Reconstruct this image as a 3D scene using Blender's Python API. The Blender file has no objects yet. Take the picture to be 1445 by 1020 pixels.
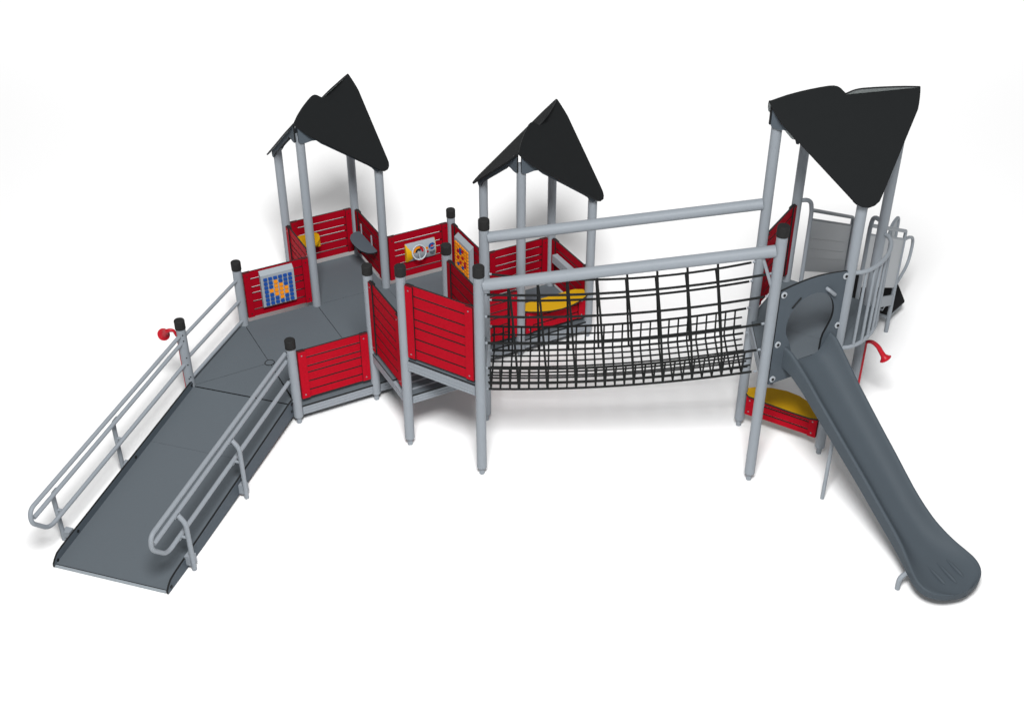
import bpy, bmesh, math
from mathutils import Vector, Matrix

S = bpy.context.scene
COL = S.collection
R = math.radians

# ------------------------------------------------------------------ materials
def srgb(c):
    return tuple(((v/255)/12.92 if v/255 <= .04045 else ((v/255+.055)/1.055)**2.4) for v in c)

def mat(name, rgb, rough=.5, metal=0.0, noise=.0, scale=30, bump=.0, spec=.5):
    m = bpy.data.materials.new(name); m.use_nodes = True
    nt = m.node_tree; b = nt.nodes['Principled BSDF']
    b.inputs['Roughness'].default_value = rough
    b.inputs['Metallic'].default_value = metal
    b.inputs['Specular IOR Level'].default_value = spec
    b.inputs['Base Color'].default_value = (*rgb, 1)
    if noise or bump:
        tc = nt.nodes.new('ShaderNodeTexCoord'); n = nt.nodes.new('ShaderNodeTexNoise')
        n.inputs['Scale'].default_value = scale; n.inputs['Detail'].default_value = 4
        nt.links.new(tc.outputs['Object'], n.inputs['Vector'])
        if noise:
            mr = nt.nodes.new('ShaderNodeMapRange')
            mr.inputs['To Min'].default_value = 1-noise; mr.inputs['To Max'].default_value = 1+noise
            nt.links.new(n.outputs['Fac'], mr.inputs['Value'])
            mx = nt.nodes.new('ShaderNodeVectorMath'); mx.operation = 'SCALE'
            mx.inputs[0].default_value = rgb
            nt.links.new(mr.outputs['Result'], mx.inputs['Scale'])
            nt.links.new(mx.outputs['Vector'], b.inputs['Base Color'])
        if bump:
            bp = nt.nodes.new('ShaderNodeBump'); bp.inputs['Strength'].default_value = bump
            bp.inputs['Distance'].default_value = .002
            nt.links.new(n.outputs['Fac'], bp.inputs['Height'])
            nt.links.new(bp.outputs['Normal'], b.inputs['Normal'])
    return m

GROUND = mat('white_floor', (.86, .86, .86), .9, spec=.0)
ALU   = mat('grey_metal', (.243, .268, .295), .5, .0, .03, 6, spec=.2)
ALUD  = mat('brushed_metal', (.20, .225, .25), .45, .2, .03, 6)
STEEL = mat('steel_sheet', (.28, .30, .32), .42, .35, .02, 3)
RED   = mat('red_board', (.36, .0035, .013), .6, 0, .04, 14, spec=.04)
REDP  = mat('red_plastic', (.40, .006, .016), .4, spec=.3)
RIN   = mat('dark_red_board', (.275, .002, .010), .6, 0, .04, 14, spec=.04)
YEL   = mat('yellow_board', (.60, .33, .006), .6, 0, .03, 12, spec=.08)
DECK  = mat('dark_deck', (.096, .112, .126), .7, 0, .04, 40, .2, spec=.12)
SLATE = mat('slate_board', (.073, .090, .107), .65, 0, .03, 20, spec=.12)
CHUTE = mat('slide_plastic', (.060, .074, .087), .6, 0, .03, 5, spec=.12)
BLACK = mat('black_edge', (.010, .011, .012), .6, spec=.2)
ROOF  = mat('roof_black', (.0135, .0148, .0155), .8, 0, .03, 12, spec=.05)
ROOFU = mat('roof_underside', (.42, .46, .46), .7, spec=.1)
CAP   = mat('black_cap', (.017, .017, .017), .7, 0, .06, 30, spec=.15)
ROPE  = mat('black_rope', (.011, .012, .012), .75, 0, .1, 60, spec=.15)
TREAD = mat('black_tread', (.010, .010, .011), .8, 0, .1, 50, spec=.1)
CASE  = mat('grey_case', (.27, .30, .325), .55, 0, .03, 12, spec=.15)
BLUE  = mat('blue_tile', (.010, .06, .27), .5, spec=.2)
ORANGE= mat('orange_tile', (.72, .24, .008), .5, spec=.2)
SILVER= mat('silver_bolt', (.55, .56, .58), .3, .4)
WHITE = mat('white_plastic', (.40, .43, .46), .5, spec=.2)

# ------------------------------------------------------------------ mesh builder
class MB:
    def __init__(s): s.bm = bmesh.new(); s.mats = []
    def mi(s, m):
        if m not in s.mats: s.mats.append(m)
        return s.mats.index(m)
    def face(s, vs, m):
        try:
            f = s.bm.faces.new(vs); f.material_index = s.mi(m); return f
        except ValueError: return None
    def poly(s, pts, m):
        return s.face([s.bm.verts.new(p) for p in pts], m)
    def prism(s, pts, o, u, v, w, t0, t1, m, medge=None, mback=None):
        """2-D outline pts in frame (o,u,v); thickness from t0 to t1 along w"""
        medge = medge or m; mback = mback or m
        o, u, v, w = Vector(o), Vector(u), Vector(v), Vector(w)
        a = [s.bm.verts.new(o+u*x+v*y+w*t1) for x, y in pts]
        b = [s.bm.verts.new(o+u*x+v*y+w*t0) for x, y in pts]
        area = sum(pts[i-1][0]*pts[i][1]-pts[i][0]*pts[i-1][1] for i in range(len(pts)))
        flip = (area < 0) != (u.cross(v).dot(w) < 0)
        A = a if not flip else a[::-1]; B = b[::-1] if not flip else b
        s.face(A, m); s.face(B, mback)
        n = len(pts)
        for i in range(n):
            j = (i+1) % n
            q = [b[i], b[j], a[j], a[i]]
            s.face(q if not flip else q[::-1], medge)
    def box(s, o, u, v, w, x0, x1, y0, y1, z0, z1, m, medge=None, mback=None):
        s.prism([(x0, y0), (x1, y0), (x1, y1), (x0, y1)], o, u, v, w, z0, z1, m, medge, mback)
    def plate_hole(s, outer, hole, o, u, v, w, t0, t1, m, medge):
        o, u, v, w = Vector(o), Vector(u), Vector(v), Vector(w)
        rings = []
        for t in (t1, t0):
            es = []; rr = []
            for loop in (outer, hole):
                vs = [s.bm.verts.new(o+u*x+v*y+w*t) for x, y in loop]
                for i in range(len(vs)): es.append(s.bm.edges.new((vs[i-1], vs[i])))
                rr.append(vs)
            r = bmesh.ops.triangle_fill(s.bm, use_beauty=True, edges=es)
            for g in r['geom']:
                if isinstance(g, bmesh.types.BMFace): g.material_index = s.mi(m)
            rings.append(rr)
        for k in (0, 1):
            A, B = rings[0][k], rings[1][k]
            for i in range(len(A)): s.face([A[i-1], A[i], B[i], B[i-1]], medge)
        bmesh.ops.recalc_face_normals(s.bm, faces=s.bm.faces[:])
    def tube(s, pts, r, m, seg=10, closed=False, r1=None, caps=True):
        pts = [Vector(p) for p in pts]; n = len(pts)
        rings = []; prev = None
        for i, p in enumerate(pts):
            if closed: t = (pts[(i+1) % n]-pts[i-1])
            else: t = pts[min(i+1, n-1)]-pts[max(i-1, 0)]
            t.normalize()
            if prev is None:
                a = Vector((0, 0, 1)) if abs(t.z) < .9 else Vector((1, 0, 0))
                x = t.cross(a).normalized()
            else:
                x = (prev-t*prev.dot(t)).normalized()
            prev = x; y = t.cross(x)
            rr = r if r1 is None else r+(r1-r)*i/(n-1)
            if isinstance(r, (list, tuple)): rr = r[i]
            rings.append([s.bm.verts.new(p+(x*math.cos(k*2*math.pi/seg)+y*math.sin(k*2*math.pi/seg))*rr) for k in range(seg)])
        m_ = n if closed else n-1
        for i in range(m_):
            A, B = rings[i], rings[(i+1) % n]
            for k in range(seg):
                s.face([A[k], A[(k+1) % seg], B[(k+1) % seg], B[k]], m)
        if caps and not closed:
            s.face(rings[0][::-1], m); s.face(rings[-1], m)
    def cyl(s, p0, p1, r, m, seg=20, r1=None): s.tube([p0, p1], r, m, seg, r1=r1)
    def build(s, name, parent=None, thing=None, label=None):
        me = bpy.data.meshes.new(name)
        bmesh.ops.recalc_face_normals(s.bm, faces=s.bm.faces[:])
        for f in s.bm.faces: f.smooth = True
        s.bm.to_mesh(me); s.bm.free()
        for m in s.mats: me.materials.append(m)
        me.set_sharp_from_angle(angle=R(32))
        o = bpy.data.objects.new(name, me); COL.objects.link(o)
        if parent is not None:
            o.parent = parent
            if parent.type == 'EMPTY': o.location = -Vector(parent.location)
        if label: o['label'] = label
        return o

def fillet(pts, rad, n=6):
    pts = [Vector(p) for p in pts]; out = [pts[0]]
    for i in range(1, len(pts)-1):
        a, b, c = pts[i-1], pts[i], pts[i+1]
        d = min(rad, (a-b).length*.49, (c-b).length*.49)
        p, q = b+(a-b).normalized()*d, b+(c-b).normalized()*d
        for k in range(n+1):
            t = k/n; out.append(p*(1-t)**2+b*2*t*(1-t)+q*t*t)
    out.append(pts[-1]); return out

def thing(name, label, cat, loc, group=None):
    o = bpy.data.objects.new(name, None); COL.objects.link(o)
    o.location = (loc[0], loc[1], 0); o.empty_display_size = .2
    o['label'] = label; o['category'] = cat
    if group: o['group'] = group
    return o

def round_outline(pts, rad, n=5):
    """closed 2-D outline with rounded corners"""
    P = [Vector((p[0], p[1])) for p in pts]; out = []
    for i in range(len(P)):
        a, b, c = P[i-1], P[i], P[(i+1) % len(P)]
        d = min(rad, (a-b).length*.49, (c-b).length*.49)
        p, q = b+(a-b).normalized()*d, b+(c-b).normalized()*d
        for k in range(n+1):
            t = k/n; w = p*(1-t)**2+b*2*t*(1-t)+q*t*t; out.append((w.x, w.y))
    return out

# ------------------------------------------------------------------ plan
def D(a): return Vector((math.cos(R(a)), math.sin(R(a)), 0))
UP = Vector((0, 0, 1))
e, n = D(28), D(118)
L2 = Vector((-2.540, 11.858, 0)); K1 = L2+e; L3 = L2+n*2; L1 = L2+D(163)*math.sqrt(2)
B1 = K1+n*2; D1 = B1+e; A1 = B1+n; C1 = D1+n; M1 = D1+e
M2 = K1+e; S2 = M2+e; S1 = S2+n; S3 = S1+e; S4 = S2+e
K2 = K1-n; N2 = K2+e; N1 = K2+D(-32)
BR = 3.0047
R1 = N1+D(-2)*BR; R2 = N2+D(-2)*BR; R3 = R1+D(28); R4 = R2+D(58); R5 = R3+D(58)
PR = .0565
LOW, MID, HIGH, TOP = .25, .71, 1.22, 1.50

def z_(p, z): return Vector((p.x, p.y, z))

def post(par, p, top, cap=True, holes=()):
    b = MB(); b.cyl(z_(p, .098), z_(p, top-(.10 if cap else 0)), PR, ALU, 28)
    for h in holes: b.cyl(z_(p, h[1])+h[0]*(PR-.005), z_(p, h[1])+h[0]*(PR+.004), .009, BLACK, 8)
    o = b.build('post', par)
    f = MB(); f.cyl(z_(p, 0.001), z_(p, .099), .031, ALU, 16); f.build('foot', o)
    if cap:
        c = MB(); r = .0625
        c.tube([z_(p, top-.115), z_(p, top-.016), z_(p, top-.006), z_(p, top-.001), z_(p, top)], [r, r, r*.97, r*.90, r*.8], CAP, 28)
        c.build('cap', o)
    return o

def frame(P, Q):
    u = (Q-P); L = u.length; u = u/L
    return u, Vector((-u.y, u.x, 0)), L

def barrier(par, P, Q, z0, z1, ns, name='barrier_panel', x0=.062, x1=None):
    """boarded panel with through slots and a batten at each end on both faces"""
    u, w, L = frame(P, Q); x1 = L-.062 if x1 is None else x1
    b = MB(); t = .011; sw = .0165
    s0, s1 = x0+.075, x1-.075
    H = z1-z0
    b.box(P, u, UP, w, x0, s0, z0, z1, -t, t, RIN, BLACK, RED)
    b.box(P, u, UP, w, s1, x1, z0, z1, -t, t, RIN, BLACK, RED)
    # slightly uneven boards as on the real panels
    cuts = [z0+H*(k+1)/(ns+1)+(.012*((k*7) % 3-1)) for k in range(ns)]
    lo = z0
    for c in cuts+[None]:
        hi = z1 if c is None else c-sw/2
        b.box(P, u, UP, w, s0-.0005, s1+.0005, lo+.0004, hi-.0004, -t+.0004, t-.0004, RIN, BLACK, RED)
        if c is not None: lo = c+sw/2
    bw = .098
    for sgn in (1, -1):
        bw = .098 if sgn < 0 else .082
        for xa in (x0+.004, x1-bw-.004):
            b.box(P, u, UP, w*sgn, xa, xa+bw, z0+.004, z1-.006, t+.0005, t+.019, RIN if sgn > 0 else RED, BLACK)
            for zz in (z0+.055, z1-.06):
                xm = xa+bw*.45
                c = P+u*xm+UP*zz
                b.cyl(c+w*sgn*(t+.018), c+w*sgn*(t+.022), .009, BLACK if sgn > 0 else ALUD, 8)
    return b.build(name, par)

def deck(par, pts, z, name='deck_panel', th=.024, m=DECK):
    b = MB(); b.prism([(p.x, p.y) for p in pts], (0, 0, 0), (1, 0, 0), (0, 1, 0), UP, z-th, z, m, BLACK, ALUD)
    return b.build(name, par)

def beam(par, P, Q, ztop, h=.115, out=0.0, name='deck_beam'):
    u, w, L = frame(P, Q); b = MB()
    b.box(P, u, UP, w, .055, L-.055, ztop-h, ztop, out-.022, out+.012, ALU)
    for k in (.12, .5, .86):
        zc = ztop-h*k
        b.box(P, u, UP, w, .056, L-.056, zc-.011, zc+.011, out-.0265, out-.0222, ALU)
    return b.build(name, par)

def inset(P, Q, G=.03):  # offset of an edge to the right-hand (outer) side
    u, w, L = frame(P, Q); return -w*G

GAP = .0022
# ------------------------------------------------------------------ ground
g = MB(); g.poly([(-60, -40, 0), (60, -40, 0), (60, 80, 0), (-60, 80, 0)], GROUND)
go = g.build('ground'); go['kind'] = 'structure'

# ------------------------------------------------------------------ wheelchair ramp
ru, rd = D(163), D(253)            # lateral, downhill
def rp(s, lat, z): return L2+ru*lat+rd*s+UP*z
RZ0, RZ1, RL = LOW, .030, 2.965
def rz(s): return RZ0+(RZ1-RZ0)*s/RL
ramp = thing('wheelchair_ramp', 'long dark grey sloping wheelchair ramp with grey tube handrails on both sides', 'ramp', L2+ru*.7+rd*1.5)
for a, bb in ((.02, 1.03), (1.0318, RL)):
    b = MB(); la, lb = .079, 1.371
    top = [rp(a, la, rz(a)), rp(bb, la, rz(bb)), rp(bb, lb, rz(bb)), rp(a, lb, rz(a))]
    vt = [b.bm.verts.new(p) for p in top]; vb = [b.bm.verts.new(p-UP*.022) for p in top]
    b.face(vt, DECK); b.face(vb[::-1], ALUD)
    for i in range(4): b.face([vt[i-1], vt[i], vb[i], vb[i-1]], BLACK)
    b.build('ramp_deck', ramp)
b = MB(); b.box(rp(RL, 0, 0), ru, rd, UP, .08, 1.37, .002, .026, .002, .020, CASE); b.build('front_strip', ramp)
for lat in (.056, 1.374):
    b = MB()
    top = [(.03, rz(0)+.085)]+[(2.80, rz(2.8)+.095), (2.90, rz(2.9)+.088), (2.955, .085), (2.99, .045), (2.995, .006)]
    bot = [(2.90, .004), (2.3, .004), (.03, rz(0)-.13)]
    b.prism(top+bot, rp(0, lat, 0), rd, UP, ru, -.011, .011, SLATE, BLACK)
    o = b.build('curb', ramp)
    for s_, dz in ((.06, .03), (.075, -.06), (1.36, .03), (2.54, .03), (2.93, -.0)):
        c = rp(s_, lat, rz(s_)+dz+.02)
        bb = MB(); bb.cyl(c-ru*.020, c+ru*.020, .017, BLACK, 10); bb.build('bolt', o)
for lat, sup, sg in ((.062, -.032, -1), (1.414, 1.508, 1)):
    dz = .012 if sg < 0 else 0
    def hp(s, z): return rp(s, lat, z)
    b = MB(); r_ = .0240
    zt, zm, zl = (lambda s: .985+dz-.052*s), (lambda s: .875+dz-.0565*s), (lambda s: .582+dz-.0545*s)
    path = [hp(.03, zt(.03)), hp(3.055, zt(3.055)), hp(3.085, zm(3.06)-.025), hp(2.865, zl(2.865)-.005), hp(.03, zl(.03))]
    b.tube(fillet(path, .10, 7), r_, ALU, 12)
    o = b.build('handrail', ramp)
    b = MB(); b.tube([hp(.03, zm(.03)), hp(3.03, zm(3.03))], r_, ALU, 12); b.build('middle_rail', o)
    for s_ in (1.43, 2.60):
        b = MB(); q = lambda la, z: rp(s_, la, z)
        b.tube(fillet([q(sup, .012), q(sup, zm(s_)-.10), q(lat+(sup-lat)*.22, zm(s_)-.012)], .09, 7), .026, ALU, 12)
        b.tube([q(sup, zl(s_)-.01), q(lat, zl(s_)-.012)], .016, ALU, 8)
        if sg < 0:
            b.box(q(lat, zm(s_)), rd, ru, UP, -.045, .045, -.018, .035, -.036, -.018, ALU)
            b.box(q(lat, zl(s_)), rd, ru, UP, -.04, .04, -.02, .02, -.036, -.020, ALU)
        for z0 in ((zm(s_)-.06, zl(s_)-.05) if sg < 0 else ()):
            b.cyl(q(lat, z0), q(lat-.02, z0+.02), .012, BLACK, 8)
        o2 = b.build('rail_support', ramp)
        f = MB(); f.box(q(0, 0), rd, UP, ru, -.070, .012, .055, (.175 if sg < 0 else .13), min(lat+sg*.006, sup), max(lat+sg*.006, sup), ALU)
        f.build('flange', o2)

# ------------------------------------------------------------------ entry landing
land = thing('entry_landing', 'low dark-floored landing with a round plug, at the top of the ramp', 'landing', (L1+L2+L3+K1)/4)
H_ = [(-D(60), .94), (-D(60), .87), (-D(60), .66), (-D(60), .58), (-D(75), .36), (-D(60), .33)]
post(land, L1, 1.185, holes=[(D(-62), 1.0), (D(-62), .92), (D(-62), .68), (D(-62), .58), (D(-75), .38), (D(-55), .40), (D(-48), .30)])
post(land, L2, 1.185, holes=[(D(215), 1.03), (D(215), .95), (D(215), .66), (D(215), .58), (D(222), .36), (D(222), .31)])
post(land, L3, 1.185)
mid = (L2+L3)/2
g1 = (L2-L1).normalized(); g2 = (L3-L1).normalized()
deck(land, [L1+g1*.03+rd*.002, L2+ru*.03-e*.004, mid-e*GAP-n*.002], LOW)
deck(land, [L1+g1*.03-rd*.004, mid-e*GAP+n*.002, L3-e*.006-n*.0, L3-g2*.05-e*.06+n*.0, L1-e*.035+n*.01], LOW)
deck(land, [L2+e*GAP-n*.03, K1-e*.003-n*.03, B1-e*.003+n*.03, L3+e*GAP+n*.03], LOW)
b = MB(); b.cyl(z_(mid, LOW-.02), z_(mid, LOW+.004), .055, DECK, 28); pl = b.build('floor_plug', land)
b = MB(); b.tube([z_(mid, LOW+.003)+Vector((math.cos(a*math.pi/14), math.sin(a*math.pi/14), 0))*.058 for a in range(28)], .006, BLACK, 6, closed=True); b.build('plug_ring', pl)
beam(land, L2, K1, LOW-.024, .115, -.004)
beam(land, B1, L3, LOW-.024)
beam(land, L3, L1, LOW-.024)
barrier(land, L2, K1, .335, 1.0, 5)
barrier(land, B1, L3, .335, 1.0, 5)
for zz in (.93, .625, .325):
    b = MB(); b.tube([z_(L1, zz), z_(L3, zz)], .0225, ALU, 12); b.build('side_rail', land)

# ------------------------------------------------------------------ roofs
def roof(par, Bc, Cc, Ac, Dc, zr):
    """Bc, Cc: tall ridge corners; Ac, Dc: low corners"""
    k = 1.04; f = math.sqrt(1+k*k); t = (Cc-Bc).normalized()
    half = [(-.122, .0), (-.110, .035), (-.092, .075), (-.068, .122), (-.042, .165), (.545, .763), (.585, .800), (.64, .825),
            (.707, .835), (.774, .825), (.83, .800), (.87, .763), (1.456, .165), (1.482, .122), (1.506, .075), (1.524, .035), (1.536, 0),
            (.735, 0), (.708, -.003), (.690, -.020), (.665, -.044), (.635, -.060), (.595, -.068), (.54, -.070), (.45, -.066), (.34, -.059), (.22, -.049), (.08, -.033), (-.04, -.014)]
    for org, tt, low in ((Bc, t, Dc), (Cc, -t, Ac)):
        m_ = (low-org); m_ = (m_-tt*m_.dot(tt)).normalized()
        v = (m_-UP*k)/f; w = tt.cross(v).normalized()
        if w.z < 0: w = -w
        b = MB(); b.prism([(a, c*f) for a, c in half], z_(org, zr), tt, v, w, -.010, .008, ROOF, BLACK, ROOFU)
        b.build('roof_panel', par)
    for hi in (Bc, Cc):
        for lo in (Ac, Dc):
            u, w, L = frame(hi, lo); cen = (Bc+Cc)/2
            if (hi+u*.5+w-cen).length < (hi+u*.5-w-cen).length: w = -w
            tp = lambda x: zr-.062-.7354*x
            zp = zr-.245
            up = [(-.040, tp(-.04)), (.97, tp(.97))]
            dn = [(1.0, zr-.84), (.985, zr-.868), (.955, zr-.876), (.92, zr-.855), (.88, zr-.80), (.83, tp(.83)-.085), (.30, tp(.30)-.090), (.24, tp(.24)-.092),
                  (.18, zp-.028), (.13, zp-.022), (.04, zp-.035), (-.02, zp-.03), (-.040, zp-.01)]
            b = MB(); b.prism(up+dn, hi, u, UP, w, .062, .080, SLATE, BLACK)
            b.build('fascia_board', par)

def tower(label, Bc, Cc, Ac, Dc, zr, loc):
    t = thing('roofed_tower', label, 'tower', loc, 'towers with pitched black roofs')
    return t

# tower one
t1 = tower('roofed tower farthest left, with a yellow table and grey counter inside', B1, C1, A1, D1, 2.885, (A1+D1)/2)
for p, h in ((A1, 2.10), (B1, 2.70), (C1, 2.70), (D1, 2.10)): post(t1, p, h, cap=False)
deck(t1, [B1+n*GAP-e*.03, D1+n*GAP-e*.003, C1+n*.03-e*.003, A1+n*.03-e*.03], LOW)
for P, Q in ((D1, C1), (C1, A1), (A1, B1)): beam(t1, P, Q, LOW-.024)
roof(t1, B1, C1, A1, D1, 2.885)
for P, Q in ((C1, A1), (A1, B1), (D1, C1)): barrier(t1, P, Q, .335, 1.0, 5)

# ------------------------------------------------------------------ low walkway
walk = thing('low_walkway', 'low walkway with red back wall between the left and middle towers', 'walkway', (D1+S2)/2)
post(walk, M1, 1.186)
deck(walk, [K1+e*.003-n*.03, M2-e*GAP-n*.03, D1-e*GAP+n*.0, B1+e*.003+n*.0], LOW)
deck(walk, [M2+e*.0-n*.03, S2-e*GAP-n*.03, M1-e*GAP+n*.03+e*.03, D1+n*.03], LOW)
for P, Q in ((K1, M2), (M1, D1), (S1, M1)): beam(walk, P, Q, LOW-.024)
barrier(walk, M1, D1, .335, 1.0, 5)
barrier(walk, S1, M1, .335, 1.0, 5)

# tower two
t2 = tower('middle roofed tower, behind the left end of the net bridge', S2, S3, S1, S4, 2.885, (S1+S4)/2)
for p, h in ((S1, 2.10), (S2, 2.70), (S3, 2.70), (S4, 2.10)): post(t2, p, h, cap=False)
deck(t2, [S2+e*.003-n*.03, S4+e*.03-n*.03, S3+e*.03+n*.03, S1+e*.003+n*.03], LOW)
for P, Q in ((M2, S2), (S2, S4), (S4, S3), (S3, S1)): beam(t2, P, Q, LOW-.024, .115, -.004)
roof(t2, S2, S3, S1, S4, 2.885)
barrier(t2, S3, S1, .335, 1.0, 5); barrier(t2, S4, S3, .335, 1.0, 5)
barrier(t2, M2, S2, .335, 1.0, 5); barrier(t2, S2, S4, .325, .645, 2)

# ------------------------------------------------------------------ raised platform at the bridge
plat = thing('raised_platform', 'raised red-boarded platform on black-capped posts at the left end of the net bridge', 'platform', (K2+N2)/2)
post(plat, K1, 1.894); post(plat, M2, 1.894); post(plat, K2, 2.40); post(plat, N1, 2.702); post(plat, N2, 2.702)
x = .0
for i in range(3):
    P = K2+n*(-.03+.125*i)
    b = MB(); b.box(P, e, n, UP, .03, .97, 0, .088, MID-.024, MID, DECK, DECK if i else BLACK); b.build('step_plank', plat)
    b = MB(); b.box(P, e, n, UP, .03, .97, .0885, .1245, MID-.05, MID-.003, ALU); b.build('step_rail', plat)
b = MB(); b.box(K2, e, n, UP, -.03, 1.03, .346, .96, MID-.024, MID, DECK, BLACK); b.build('deck_panel', plat)
for P, Q in ((K1, K2), (K2, N2), (N2, M2)): beam(plat, P, Q, MID-.024, .10, -.006)
ce = (K2+N1+N2)/3
deck(plat, [ce+(p-ce)*1.055 for p in (K2, N1, N2)], HIGH)
for P, Q in ((K2, N1), (N1, N2), (N2, K2)): beam(plat, P, Q, HIGH-.024, .118, -.006)
barrier(plat, K1, K2, .775, 1.722, 6); barrier(plat, K2, N1, 1.265, 2.198, 6); barrier(plat, N2, M2, .775, 1.722, 6)

# ------------------------------------------------------------------ net bridge
bu, bl = D(-2), D(88)
def bp(s, lat, z): return N1+bu*s+bl*lat+UP*z
br = thing('rope_bridge', 'sagging black rope net bridge hung beside two grey overhead beams', 'bridge', bp(1.5, .5, 0))
for lat in (0, 1):
    b = MB(); b.tube([bp(.045, lat, 2.472+.157*.045), bp(BR-.045, lat, 2.472+.157*(BR-.045))], .062, ALU, 24); b.build('beam', br)
def sag(s): t = s/BR; return .107*s-.098*4*t*(1-t)
def sagb(s): t = s/BR; return .107*s-.080*4*t*(1-t)
LV = [(.030, 2.35), (.032, 2.083), (.04, 1.746), (.06, 1.409)]
def line(f, s0, s1, k=22): return [f(s0+(s1-s0)*i/k) for i in range(k+1)]
rr, rf = .0122, .0102
def netpt(s, side, lv):   # lv 0..3 main rope levels, 4 base
    lat, z = LV[lv] if lv < 4 else (.125, 1.085)
    zz = z+(sag(s) if lv < 4 else sagb(s))
    if side and lv < 4: zz -= .038
    if side and lv == 1: zz = 2.045+.074*s-.150*4*(s/BR)*(1-s/BR)   # the far top rope hangs slacker
    return bp(s, lat if side == 0 else 1-lat, zz)
def finept(s, side, q):   # q 0 at base .. 1 at fine top
    return netpt(s, side, 4).lerp(netpt(s, side, 3), q)
for side in (0, 1):
    b = MB()
    levels = [0, 1, 2, 3] if side == 0 else [1, 2, 3]
    for lv in levels:
        b.tube(line(lambda s: netpt(s, side, lv), .07, BR-.09), rr*1.08, ROPE, 6)
    b.tube(line(lambda s: netpt(s, side, 4), .07, BR-.10), rr*1.05, ROPE, 6)
    for q in (1/3, 2/3): b.tube(line(lambda s: finept(s, side, q), .075, BR-.13), rf, ROPE, 5)
    for j in range(27):
        s = .105+.1035*j
        b.tube([finept(s, side, 0), finept(s, side, .5), finept(s, side, 1)], rf, ROPE, 5)
    for k in range(8):
        if side == 0:
            st = .3*(k+1); lean = .055+.02*st
            pts = [bp(st, 0, 2.472+.157*st-.05)]+[netpt(st+lean*d, 0, l) for l, d in ((0, .3), (1, .7), (2, 1.1), (3, 1.5), (4, 1.8))]
        else:
            st = .26+.325*k; lean = .0+.033*st
            pts = [netpt(st+lean*d, 1, l) for l, d in ((1, .0), (2, .5), (3, 1.0), (4, 1.4))]
        b.tube(pts, rr*1.1, ROPE, 6)
    b.build('side_net', br)
b = MB()
def floorpt(s, q): return netpt(s, 0, 4).lerp(netpt(s, 1, 4), q)-UP*(.006*4*q*(1-q))
for i in range(1, 7): b.tube(line(lambda s: floorpt(s, i/7), .075, BR-.13), rf, ROPE, 5)
for j in range(27):
    s = .105+.1035*j
    b.tube([floorpt(s, q/4) for q in range(5)], rf*1.05, ROPE, 5)
b.build('floor_net', br)
for side in (0, 1):
    for lv in ([0, 1, 2, 3, 4] if side == 0 else [1, 2, 3, 4]):
        for s in (.05, BR-.08):
            b = MB(); b.cyl(netpt(s, side, lv), netpt(s+.03, side, lv), .014, ALU, 8); b.build('rope_clamp', br)

# ------------------------------------------------------------------ slide tower
t3 = tower('tallest roofed tower on the right, its roof above the slide entrance', R2, R5, R4, R3, 4.105, (R2+R5)/2)
post(t3, R1, 3.224)
for p, h in ((R2, 3.93), (R3, 3.32), (R4, 3.32), (R5, 3.93)): post(t3, p, h, cap=False)
ce = (R1+R2+R3)/3
deck(t3, [R1+(R1-ce)*.05, R3+D(58)*-.003+(R3-ce)*.03, R2-D(58)*.003+(R2-ce)*.03], TOP)
q_, pp = D(58), D(-32)
deck(t3, [R2+q_*.003-pp*.03, R3+q_*.003+pp*.0, R5+q_*.03+pp*.0, R4+q_*.03-pp*.03], TOP)
for P, Q in ((R2, R1), (R3, R2), (R5, R4), (R4, R2), (R3, R5)): beam(t3, P, Q, TOP-.024, .115, -.004)
roof(t3, R2, R5, R4, R3, 4.105)
barrier(t3, R4, R2, 1.62, 2.525, 6)
b = MB(); b.cyl(bp(BR-.17, 0, 2.472+.157*2.83-.04), z_(R1, 2.50)+bu*-.03, .018, ALU, 10); b.build('brace', t3)
# round balcony
def bal(a, z, bulge):  # a 0..1 from R3 to R5
    x = a*2-1; return z_(R3.lerp(R5, a), z)+pp*bulge*math.sqrt(max(0, 1-x*x*.98))
b = MB()
for z, bg, r_ in ((2.42, .215, .024), (1.475, .215, .024)):
    b.tube([bal(i/18, z, bg) for i in range(19)], r_, ALU, 12)
for i in range(7):
    a = .11+.13*i
    b.tube([bal(a, 1.475, .215), bal(a, 2.42, .215)], .0165, ALU, 10)
b.build('balcony_rail', t3)
pts = [bal(i/18, TOP, .195) for i in range(19)]
deck(t3, [R3]+pts+[R5], TOP-.002, 'balcony_floor')

# ------------------------------------------------------------------ slide
sm = R1.lerp(R3, .5); sd, sl = D(-62), D(28)
slide = thing('slide', 'dark grey plastic slide with a flared rounded end on the right', 'slide', sm+sd*1.4)
def smooth(tab, x):
    if x <= tab[0][0]: return tab[0][1]
    for i in range(len(tab)-1):
        (a, p), (c, q) = tab[i], tab[i+1]
        if x <= c:
            m0 = (q-p)/(c-a) if i == 0 else (q-tab[i-1][1])/(c-tab[i-1][0])
            m1 = (q-p)/(c-a) if i+2 >= len(tab) else (tab[i+2][1]-p)/(tab[i+2][0]-a)
            t = (x-a)/(c-a); h = c-a
            return (2*t**3-3*t*t+1)*p+(t**3-2*t*t+t)*h*m0+(-2*t**3+3*t*t)*q+(t**3-t*t)*h*m1
    return tab[-1][1]
BED = [(0, 1.50), (.10, 1.485), (.25, 1.385), (.50, 1.20), (.80, 1.005), (1.2, .745), (1.57, .49), (1.80, .355), (2.0, .272), (2.2, .222), (2.42, .185), (2.6, .155)]
WID = [(0, .325), (.15, .315), (.4, .295), (1.1, .268), (1.5, .256), (1.75, .262), (1.9, .280), (2.05, .318), (2.2, .365), (2.32, .395)]
WAL = [(0, .22), (.3, .18), (.8, .15), (1.5, .135), (1.9, .115), (2.15, .075), (2.4, .045), (2.6, .03)]
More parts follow.
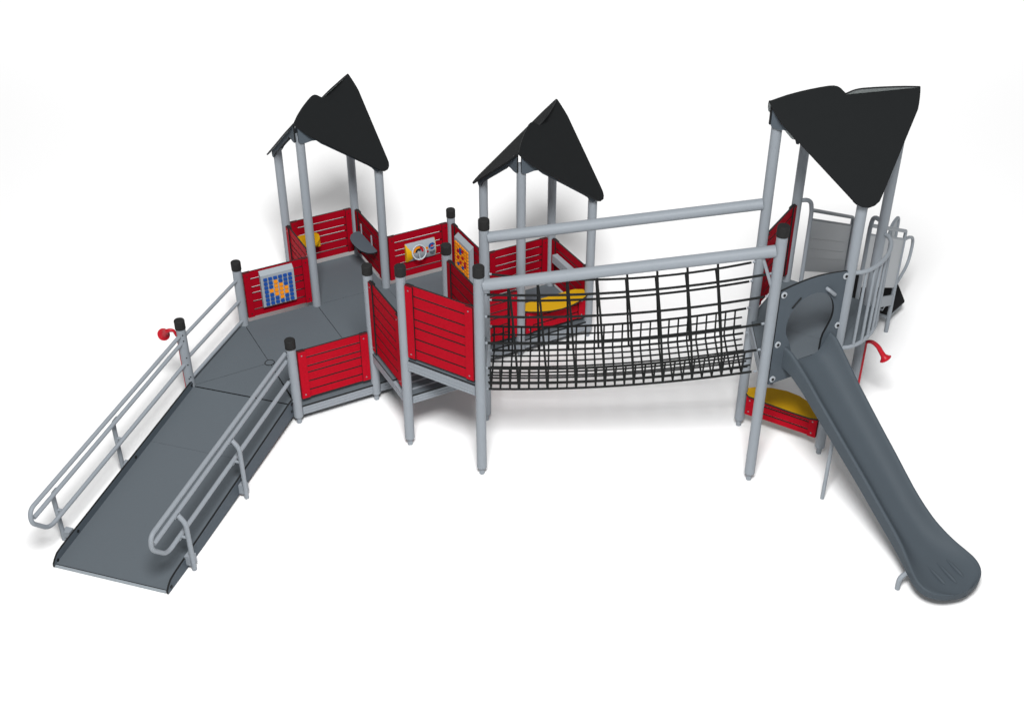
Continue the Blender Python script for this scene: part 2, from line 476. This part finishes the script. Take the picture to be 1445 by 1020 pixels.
CEN = [(0, .045), (.4, .095), (1.1, .125), (1.5, .145), (1.8, .165), (2.2, .185), (2.6, .195)]
SE = 2.575
SA = 2.27
def hw(s):
    if s <= SA: return smooth(WID, s)
    w0 = smooth(WID, SA); f = (s-SA)/(SE-SA)
    return w0*(1+.10*f)*math.sqrt(max(0, 1-f**2.2))
def section(s):
    w = hw(s); h = smooth(WAL, s); z = smooth(BED, s); c = smooth(CEN, s)
    sc = min(1, w/.21)
    rim = .042*sc; wi = max(0, w-rim)          # rounded rim, then a smooth concave bowl
    prof = [(w-.004*sc, -min(.035, .6*h+.02)), (w, h*.35), (w-.001*sc, h*.75)]
    prof += [(w-rim*.5+rim*.5*math.cos(R(t)), h-rim*.42+rim*.42*math.sin(R(t))) for t in (10, 35, 60, 90, 120, 145)]
    for q in (.96, .90, .83, .75, .66, .55, .42, .28, .14):
        y = h*.93*max(0, (q-.30)/.70)**2.1*1.0
        prof.append((wi*q, y))
    L = [(-a, b_) for a, b_ in prof]+[(0, 0)]+[(a, b_) for a, b_ in prof[::-1]]
    return [sm+sd*s+sl*(c+a)+UP*(z+b_) for a, b_ in L]
ss = [.015]+[.05*i for i in range(1, 45)]+[2.22, 2.25, 2.28, 2.31, 2.34, 2.37, 2.40, 2.43, 2.455, 2.48, 2.50, 2.52, 2.535, 2.548, 2.558, 2.566, 2.5715, 2.5745]
b = MB(); prev = None
for s in ss:
    row = [b.bm.verts.new(p) for p in section(s)]
    if prev:
        for i in range(len(row)-1): b.face([prev[i], prev[i+1], row[i+1], row[i]], CHUTE)
    prev = row
# underside
prev = None
for s in ss:
    sec = section(s); a, c = sec[0], sec[-1]
    row = [b.bm.verts.new(a), b.bm.verts.new(a.lerp(c, .12)+UP*-.015), b.bm.verts.new(a.lerp(c, .88)+UP*-.015), b.bm.verts.new(c)]
    if prev:
        for i in range(3): b.face([prev[i], row[i], row[i+1], prev[i+1]], CHUTE)
    prev = row
bmesh.ops.remove_doubles(b.bm, verts=b.bm.verts[:], dist=.0002)
for k_ in (0,):
    rowt = section(ss[-1])
    b.poly(rowt, CHUTE)
ch = b.build('chute', slide)
b = MB()
for y in (-.12, .0, .12):
    p0 = sm+sd*2.16+sl*(.20+y); p1 = sm+sd*(2.44-abs(y)*.25)+sl*(.205+y)
    pts = [z_(p0.lerp(p1, t/8), smooth(BED, 2.16+(.28-abs(y)*.25)*t/8)+.002*math.sin(math.pi*t/8)) for t in range(9)]
    b.tube(pts, [.003, .010, .015, .019, .022, .024, .024, .021, .008], CHUTE, 8)
b.build('grip_rib', ch)
# entrance panel
def circ(cx, cy, r, a0, a1, k): return [(cx+r*math.cos(R(a0+(a1-a0)*i/k)), cy+r*math.sin(R(a0+(a1-a0)*i/k))) for i in range(k+1)]
outer = [(.075, 1.29), (.60, 1.29), (.955, 1.36), (.955, 2.45)]+[(.955-.88*t/14, 2.45+.048*math.sin(math.pi*t/14)) for t in range(1, 14)]+[(.075, 2.45)]
hole = [(.735, 1.485), (.735, 1.66), (.75, 1.73), (.79, 1.81)]+circ(.525, 1.985, .315, -18, 200, 26)+[(.30, 1.73), (.32, 1.66), (.32, 1.485)]
b = MB(); b.plate_hole(outer, hole, R1, sl, UP, sd, -.012, .014, SLATE, BLACK)
en = b.build('entrance_panel', slide)
for x, z in ((.115, 2.40), (.125, 1.79), (.12, 1.35), (.925, 2.40), (.925, 1.79)):
    c = R1+sl*x+UP*z
    b = MB(); b.cyl(c+sd*.0142, c+sd*.024,   .036, WHITE, 20); b.cyl(c+sd*.0238, c+sd*.032, .016, BLACK, 12)
    b.build('bolt', en)
for p, q, m_ in (((.255, 2.205), (.35, 2.295), BLACK), ((.69, 2.315), (.79, 2.225), ALU)):
    b = MB(); c0, c1 = R1+sl*p[0]+UP*p[1], R1+sl*q[0]+UP*q[1]
    off = sd*(.016 if m_ is BLACK else .045)
    b.tube(fillet([c0+sd*.012, c0+off, c1+off, c1+sd*.012], .015, 3), .010 if m_ is BLACK else .020, m_, 10); b.build('handle', en)
b = MB(); p0 = sm+sd*.651+sl*.015
b.tube([z_(p0, .002), z_(p0+sd*-.0, 1.07)], .022, ALU, 12); b.build('slide_leg', slide)
b = MB(); p1 = sm+sd*2.10+sl*-.215
b.tube(fillet([z_(p1, .004), z_(p1, .16), z_(p1+sl*.10+sd*.0, .185), z_(p1+sl*.5, .185)], .12, 7), .026, ALU, 12); b.build('slide_leg', slide)

# ------------------------------------------------------------------ stairs at the back
sq, sp = D(58), D(-32)
def tp_(s, lat, z): return R4+sq*s+sp*lat+UP*z
st = thing('steel_stairs', 'grey steel stairs with sheet metal sides behind the right tower', 'stairs', R4+sq*1.2+sp*.5)
def hz(s): return 2.47-.505*s
for lat, pl_ in ((.157, 0.0), (.843, 1.0)):
    sg = 1 if lat > .5 else -1
    b = MB()
    b.tube(fillet([tp_(0, pl_, 2.54), tp_(.07, pl_+(lat-pl_)*.85, 2.56), tp_(.09, lat, 2.42), tp_(.09, lat, 1.46)], .10, 7), .025, ALU, 12)
    b.tube(fillet([tp_(.09, lat, hz(.09)), tp_(1.885, lat, hz(1.885)), tp_(1.885, lat, .70)], .035, 5), .0225, ALU, 12)
    b.tube([tp_(.09, lat, hz(.09)-.115), tp_(1.885, lat, hz(1.885)-.115)], .013, ALU, 8)
    b.tube(fillet([tp_(1.885, lat, hz(1.9)-.12), tp_(2.10, lat, 1.33), tp_(2.43, lat, 1.17), tp_(2.40, lat, .80), tp_(1.90, lat, .71)], .17, 8), .021, ALU, 12)
    o = b.build('stair_rail', st)
    b = MB()
    b.prism([(.10, hz(.1)-.115), (1.875, hz(1.875)-.115), (1.895, .685), (.075, 1.63)], tp_(0, lat, 0), sq, UP, sp, -.006, .006, STEEL)
    for k in (.36, .56, .74):
        za, zb = (hz(.2)-.115)*(1-k)+1.57*k, (hz(1.7)-.115)*(1-k)+.79*k
        b.tube([tp_(.25, lat-.006*sg*1, za-.02), tp_(1.7, lat-.006*sg, zb)], .004, STEEL, 6)
    b.build('side_sheet', o)
    b = MB()
    b.prism([(.0, 1.47), (.0, 1.33), (1.90, .42), (1.96, .50), (1.96, .58), (1.80, .62)], tp_(0, lat, 0), sq, UP, sp, -.012, .012, ALU)
    b.build('stringer', st)
    b = MB(); b.tube([tp_(1.905, lat, .0), tp_(1.885, lat, .72)], .028, ALU, 12); b.build('stair_leg', st)
for i in range(5):
    s0 = .10+.36*i; z0 = 1.50-.19*(i+1)
    b = MB(); b.box(tp_(s0, 0, 0), sq, sp, UP, 0, .33, .172, .828, z0-.035, z0-.004, ALU)
    o = b.build('tread', st)
    b = MB(); b.box(tp_(s0, 0, 0), sq, sp, UP, .004, .326, .176, .824, z0-.0035, z0+.006, TREAD); b.build('grip_pad', o)
b = MB()
hexo = [tp_(1.93, .02, 0), tp_(1.93, .84, 0), tp_(2.36, .905, 0), tp_(2.80, .66, 0), tp_(2.86, .20, 0), tp_(2.5, -.02, 0)]
b.prism([(p.x, p.y) for p in hexo], (0, 0, 0), (1, 0, 0), (0, 1, 0), UP, .235, .262, TREAD, TREAD); bs = b.build('bottom_step', st)
b = MB(); cc = sum(hexo, Vector())/6
b.prism([((cc+(p-cc)*.95).x, (cc+(p-cc)*.95).y) for p in hexo], (0, 0, 0), (1, 0, 0), (0, 1, 0), UP, .17, .2345, CASE); b.build('step_frame', bs)
b = MB()
for s_, l_ in ((2.1, .6), (2.5, .3)): b.cyl(tp_(s_, l_, 0), tp_(s_, l_, .17), .03, ALU, 12)
b.build('step_foot', bs)
b = MB()
g0 = tp_(2.52, .50, 0); g1_ = tp_(2.90, .50, 0)
b.tube(fillet([z_(g0, .26), z_(g0, 1.20), z_(g1_, 1.20), z_(g1_, .26)], .16, 8), .022, ALU, 12)
gm = g0.lerp(g1_, .5)
b.prism([(-.10, 1.185), (.10, 1.185), (.05, .55), (-.05, .55)], gm, sq, UP, sp, -.01, .01, ALUD)
b.build('grab_arch', st)

# ------------------------------------------------------------------ tile boards
def tile_board(P, u, w, x0, x1, z0, z1, cols, rows, colour, label, group, cat='game board'):
    """leans on the panel through P along u; w points towards the player"""
    t = thing('tile_board', label, cat, P+u*(x0+x1)/2, group)
    d0, d1 = .028, .088
    b = MB()
    # wedge-topped case, profile across the depth
    b.prism([(d0, z0+.01), (d1-.02, z0), (d1, z0+.02), (d1, z1-.03), (d0, z1+.02)], P, w, UP, u, x0, x1, CASE)
    b.build('case', t)
    W, Hh = (x1-x0-.05)/cols, (z1-z0-.09)/rows
    for r_ in range(rows):
        for c in range(cols):
            m_ = colour(r_, c)
            xa = x0+.025+W*c+W*.12; za = z1-.06-Hh*(r_+1)+Hh*.16
            b = MB(); xw, zh = W*.76, Hh*.68
            o = P+u*xa+UP*za
            b.prism(round_outline([(0, 0), (xw, 0), (xw, zh), (0, zh)], .008, 2), o, u, UP, w, d1+.0005, d1+.016, m_)
            b.build('tile', t)
    return t
ROWS1 = ["bbbbbb", "bbobbb", "bboobb", "boooob", "bbooob", "bbbobb", "bbbbbb"]
def c1(r_, c): return ORANGE if ROWS1[r_][c] in 'oO' else BLUE
tile_board(L3, e, -n, .265, .71, .455, .965, 6, 7, c1, 'tile game board with an orange diamond among blue tiles, near the ramp', 'tile game boards on red panels')
ROWS2 = ["oooooo", "oobroo", "orbooo", "oooroo", "orooro", "oororo", "oboboo", "oooooo", "ooobo" "o"]
def c2(r_, c): return {'o': ORANGE, 'b': BLUE, 'r': REDP}[ROWS2[r_][c]]
tile_board(M1, -n, -e, .28, .74, .42, .955, 6, 9, c2, 'tile game board of mostly orange tiles, left of the middle tower', 'tile game boards on red panels')

# ------------------------------------------------------------------ steering dashboard
u, w = e, -n
ds = thing('steering_dashboard', 'play dashboard with grey steering wheel and painted dials on the red back wall', 'dashboard', D1+u*.51)
b = MB()
prof = [(.022, .838)]+[(.022+.058*math.sin(math.pi*(.08+.80*i/8)), .832-.262*i/8) for i in range(9)]+[(.022, .565)]
b.prism(prof, D1, w, UP, u, .296, .726, CASE)
cs = b.build('casing', ds)
for xa, xb in ((.2925, .2957), (.7263, .7295)):
    b = MB(); b.prism([(y_*1.0, .70+(z__-.70)*1.004) for y_, z__ in prof], D1, w, UP, u, xa, xb, YEL); b.build('end_plate', ds)
b = MB()
k_ = [(.022+.058*math.sin(math.pi*(.08+.80*i/8))+.002, .832-.262*i/8) for i in range(9)]
for i in range(8):
    wa, wb = [.008+.10*math.sin(math.pi*(j/8)**1.4*.93) for j in (i, i+1)]
    P0, P1 = D1+u*.296+w*k_[i][0]+UP*k_[i][1], D1+u*.296+w*k_[i+1][0]+UP*k_[i+1][1]
    b.poly([P0, P0+u*wa, P1+u*wb, P1], YEL)
b.build('yellow_patch', cs)
wc = D1+u*.465+UP*.715+w*.112
b = MB(); ax = u; ay = (UP*.93-w*-.36).normalized(); ay = (UP*.95+w*-.30).normalized()
b.tube([wc+ax*.098*math.cos(k*math.pi/14)+ay*.098*math.sin(k*math.pi/14) for k in range(28)], .0105, WHITE, 10, closed=True)
b.tube([wc-w*.02, wc-ay*.095], .010, CASE, 8)
b.build('steering_wheel', ds)
b = MB(); fo = D1+u*.465+UP*.715+w*.0815
def arc(cx, cy, r0, r1, a0, a1, m_, k=8, t=.1):
    pts = [(cx+r1*math.cos(R(a0+(a1-a0)*i/k)), cy+r1*math.sin(R(a0+(a1-a0)*i/k))) for i in range(k+1)]
    pts += [(cx+r0*math.cos(R(a1-(a1-a0)*i/k)), cy+r0*math.sin(R(a1-(a1-a0)*i/k))) for i in range(k+1)]
    b.prism(pts, fo, u, UP, w, .0, .006, m_)
arc(0, 0, .045, .075, 70, 185, ORANGE); arc(0, 0, .045, .075, -15, 68, REDP); arc(0, -.005, .02, .042, 20, 190, BLACK)
arc(.125, .02, 0.0, .02, 0, 360, ORANGE, 12); arc(.135, -.035, 0, .016, 0, 360, REDP, 12)
arc(.20, .035, .022, .048, 30, 330, BLUE, 12); arc(.20, .035, .0, .018, 0, 360, REDP, 10); arc(.205, -.04, .01, .042, 190, 360, SLATE, 8); arc(.20, -.012, .03, .04, 0, 170, WHITE, 8)
b.build('dial', ds)

# ------------------------------------------------------------------ counter shelf, yellow table, sound box
ct = thing('counter_shelf', 'dark grey counter shelf with a rounded front on the red wall of the left tower', 'shelf', C1.lerp(D1, .5))
fr, fw = -n, D(208)
b = MB()
outl = [(.20, .03), (.85, .03), (.865, .09), (.83, .17), (.73, .225), (.60, .245), (.45, .245), (.33, .225), (.24, .17), (.20, .09)]
b.prism(round_outline(outl, .03, 3), z_(C1, .72), fr, fw, UP, -.010, .010, SLATE, BLACK); b.build('shelf_board', ct)
for x in (.285, .65):
    b = MB(); b.box(C1, fr, UP, fw, x-.014, x+.014, .63, .875, .027, .040, ALU)
    b.prism([(.04, .63), (.20, .705), (.04, .705)], C1+fr*x, fw, UP, fr, -.008, .008, ALU); b.build('bracket', ct)
yt = thing('play_table', 'small yellow play table with ringed top inside the left tower', 'table', A1+e*.3)
b = MB()
o_ = round_outline([(.07, .03), (.39, .03), (.415, .10), (.39, .22), (.31, .33), (.14, .34), (.08, .28)], .05, 4)
b.prism(o_, z_(A1, .76), e, -n, UP, -.02, .015, YEL); tb = b.build('table_top', yt)
b = MB()
for r_ in (.05, .085): b.tube([z_(A1, .776)+e*(.22+r_*1.2*math.cos(k*math.pi/12))-n*(.19+r_*math.sin(k*math.pi/12)) for k in range(24)], .004, YEL, 6, closed=True)
b.build('raised_ring', tb)
b = MB(); b.box(z_(A1, 0), e, -n, UP, .12, .385, .03, .22, .655, .7395, YEL, YEL); b.box(z_(A1, 0), e, -n, UP, .20, .22, .26, .285, .64, .70, BLACK)
b.build('table_apron', yt)
sb = thing('sound_box', 'narrow pale grey sound box on the inner red wall of the middle tower', 'sound toy', S3.lerp(S4, .45))
iu, iw = -n, -e
b = MB(); b.box(S3, iu, UP, iw, .22, .66, .735, .850, .028, .105, CASE); bx = b.build('case', sb)
b = MB()
for k in range(7): b.cyl(S3+iu*(.265+.058*k)+UP*.785+iw*.1052, S3+iu*(.265+.058*k)+UP*.785+iw*.108, .010, ALUD, 8)
b.build('sound_hole', sb)

# ------------------------------------------------------------------ benches
def bench(org, u, v, outl, z, label, panel=None):
    t = thing('bench', label, 'bench', org+u*.5, 'yellow benches on red boards')
    b = MB(); b.prism(outl, z_(org, z), u, v, UP, -.022, .0, YEL, BLACK); b.build('seat', t)
    if panel: panel(t)
    return t
o2 = [(.085, .145), (.30, .152), (.60, .15), (.80, .155), (.875, .15), (.965, .10), (1.0, .03), (.985, -.02), (.93, -.055), (.80, -.12), (.66, -.16), (.5, -.178), (.36, -.16), (.22, -.115), (.10, -.05), (.03, .0), (.03, .06)]
bench(S2, e, n, o2, .668, 'yellow bench board above low red boards on the middle tower, seen through the net')
def lowpanel(t):
    barrier(t, R2, R3, .205, .478, 2, 'bench_board')
o3 = [(.03, .02), (.03, .085), (.10, .15), (.27, .235), (.44, .27), (.60, .255), (.78, .18), (.93, .06), (.96, .0), (.93, -.06), (.86, -.085), (.60, -.085), (.30, -.075), (.10, -.06), (.055, -.02)]
bench(R2, D(-32), D(58), o3, .50, 'yellow bench board on low red boards beneath the slide', lowpanel)

# ------------------------------------------------------------------ speaking trumpets
def trumpet(P, dirv, path, bell, z, sc, label, pipe, drop):
    t = thing('speaking_trumpet', label, 'speaking tube', P+dirv*.1, 'red speaking trumpets')
    o = P+dirv*.060
    b = MB(); top = fillet([z_(o, z-.03)]+[z_(o, z)+Vector(p) for p in path], .05, 5); k = len(top)
    b.tube(top, [.017+.013*i/k for i in range(k)], REDP, 14)
    b.build('horn_neck', t)
    b = MB(); a = top[-1]; d = Vector(bell).normalized()
    b.tube([a-d*.01]+[a+d*q*sc for q in (.03, .055, .078, .092, .096, .08, .04)], [.030]+[q*sc for q in (.038, .050, .068, .086, .081, .062, .030)], REDP, 28)
    b.build('bell', t)
    b = MB(); b.tube([z_(o, z-.02), z_(o, drop)], pipe, REDP, 8); b.build('pipe', t)
    return t
trumpet(L1, D(185), [(-.02, -.01, .05), (-.07, -.02, .058), (-.105, -.01, .035), (-.125, .01, .0)], (-.50, .55, -.62), 1.0, .88, 'red speaking trumpet on the capped post at the top of the ramp', .006, .02)
trumpet(R5, D(-20), [(.0, 0, .03), (.06, -.02, .045), (.13, -.05, .0), (.185, -.08, -.085)], (.55, -.25, -.75), .96, .85, 'red speaking trumpet on the tower post behind the slide', .019, .05)

# ------------------------------------------------------------------ light
world = bpy.data.worlds.new('World'); S.world = world; world.use_nodes = True
bg = world.node_tree.nodes['Background']
bg.inputs['Color'].default_value = (1, 1, 1, 1); bg.inputs['Strength'].default_value = .345
def lamp(name, loc, aim, power, even=0, **kw):
    l = bpy.data.lights.new(name, 'AREA'); l.energy = power
    for k_, v_ in kw.items(): setattr(l, k_, v_)
    if even:                      # even output over the whole floor, as from a far studio lamp
        l.use_nodes = True; nt = l.node_tree
        em = next(n_ for n_ in nt.nodes if n_.type == 'EMISSION')
        lf = nt.nodes.new('ShaderNodeLightFalloff'); lf.inputs['Strength'].default_value = even
        nt.links.new(lf.outputs['Constant'], em.inputs['Strength'])
    o = bpy.data.objects.new(name, l); COL.objects.link(o); o.location = loc
    o.rotation_euler = (Vector(aim)-Vector(loc)).to_track_quat('-Z', 'Y').to_euler()
lamp('key_light', (0, 1.6, 14), (0, 14, 0), 3800, shape='DISK', size=4.4, even=1/300)
lamp('floor_fill_light', (0, 32, 9), (0, 32.5, 0), 1500, shape='RECTANGLE', size=34, size_y=8)  # added fill lamp, keeps the far floor white where the key light weakens

# ------------------------------------------------------------------ camera
cam = bpy.data.cameras.new('camera'); co = bpy.data.objects.new('camera', cam); COL.objects.link(co)
co.location = (0, 0, 9.0849); co.rotation_euler = (math.pi/2-.60521, 0, 0)
cam.sensor_width = 36; cam.lens = 1761.67/1445*36; cam.clip_end = 400; cam.sensor_fit = 'HORIZONTAL'
S.camera = co
S.render.resolution_x, S.render.resolution_y = 1024, 722
S.view_settings.view_transform = 'Standard'; S.view_settings.look = 'None'
S.view_settings.exposure = 0; S.view_settings.gamma = 1
S.render.engine = 'CYCLES'
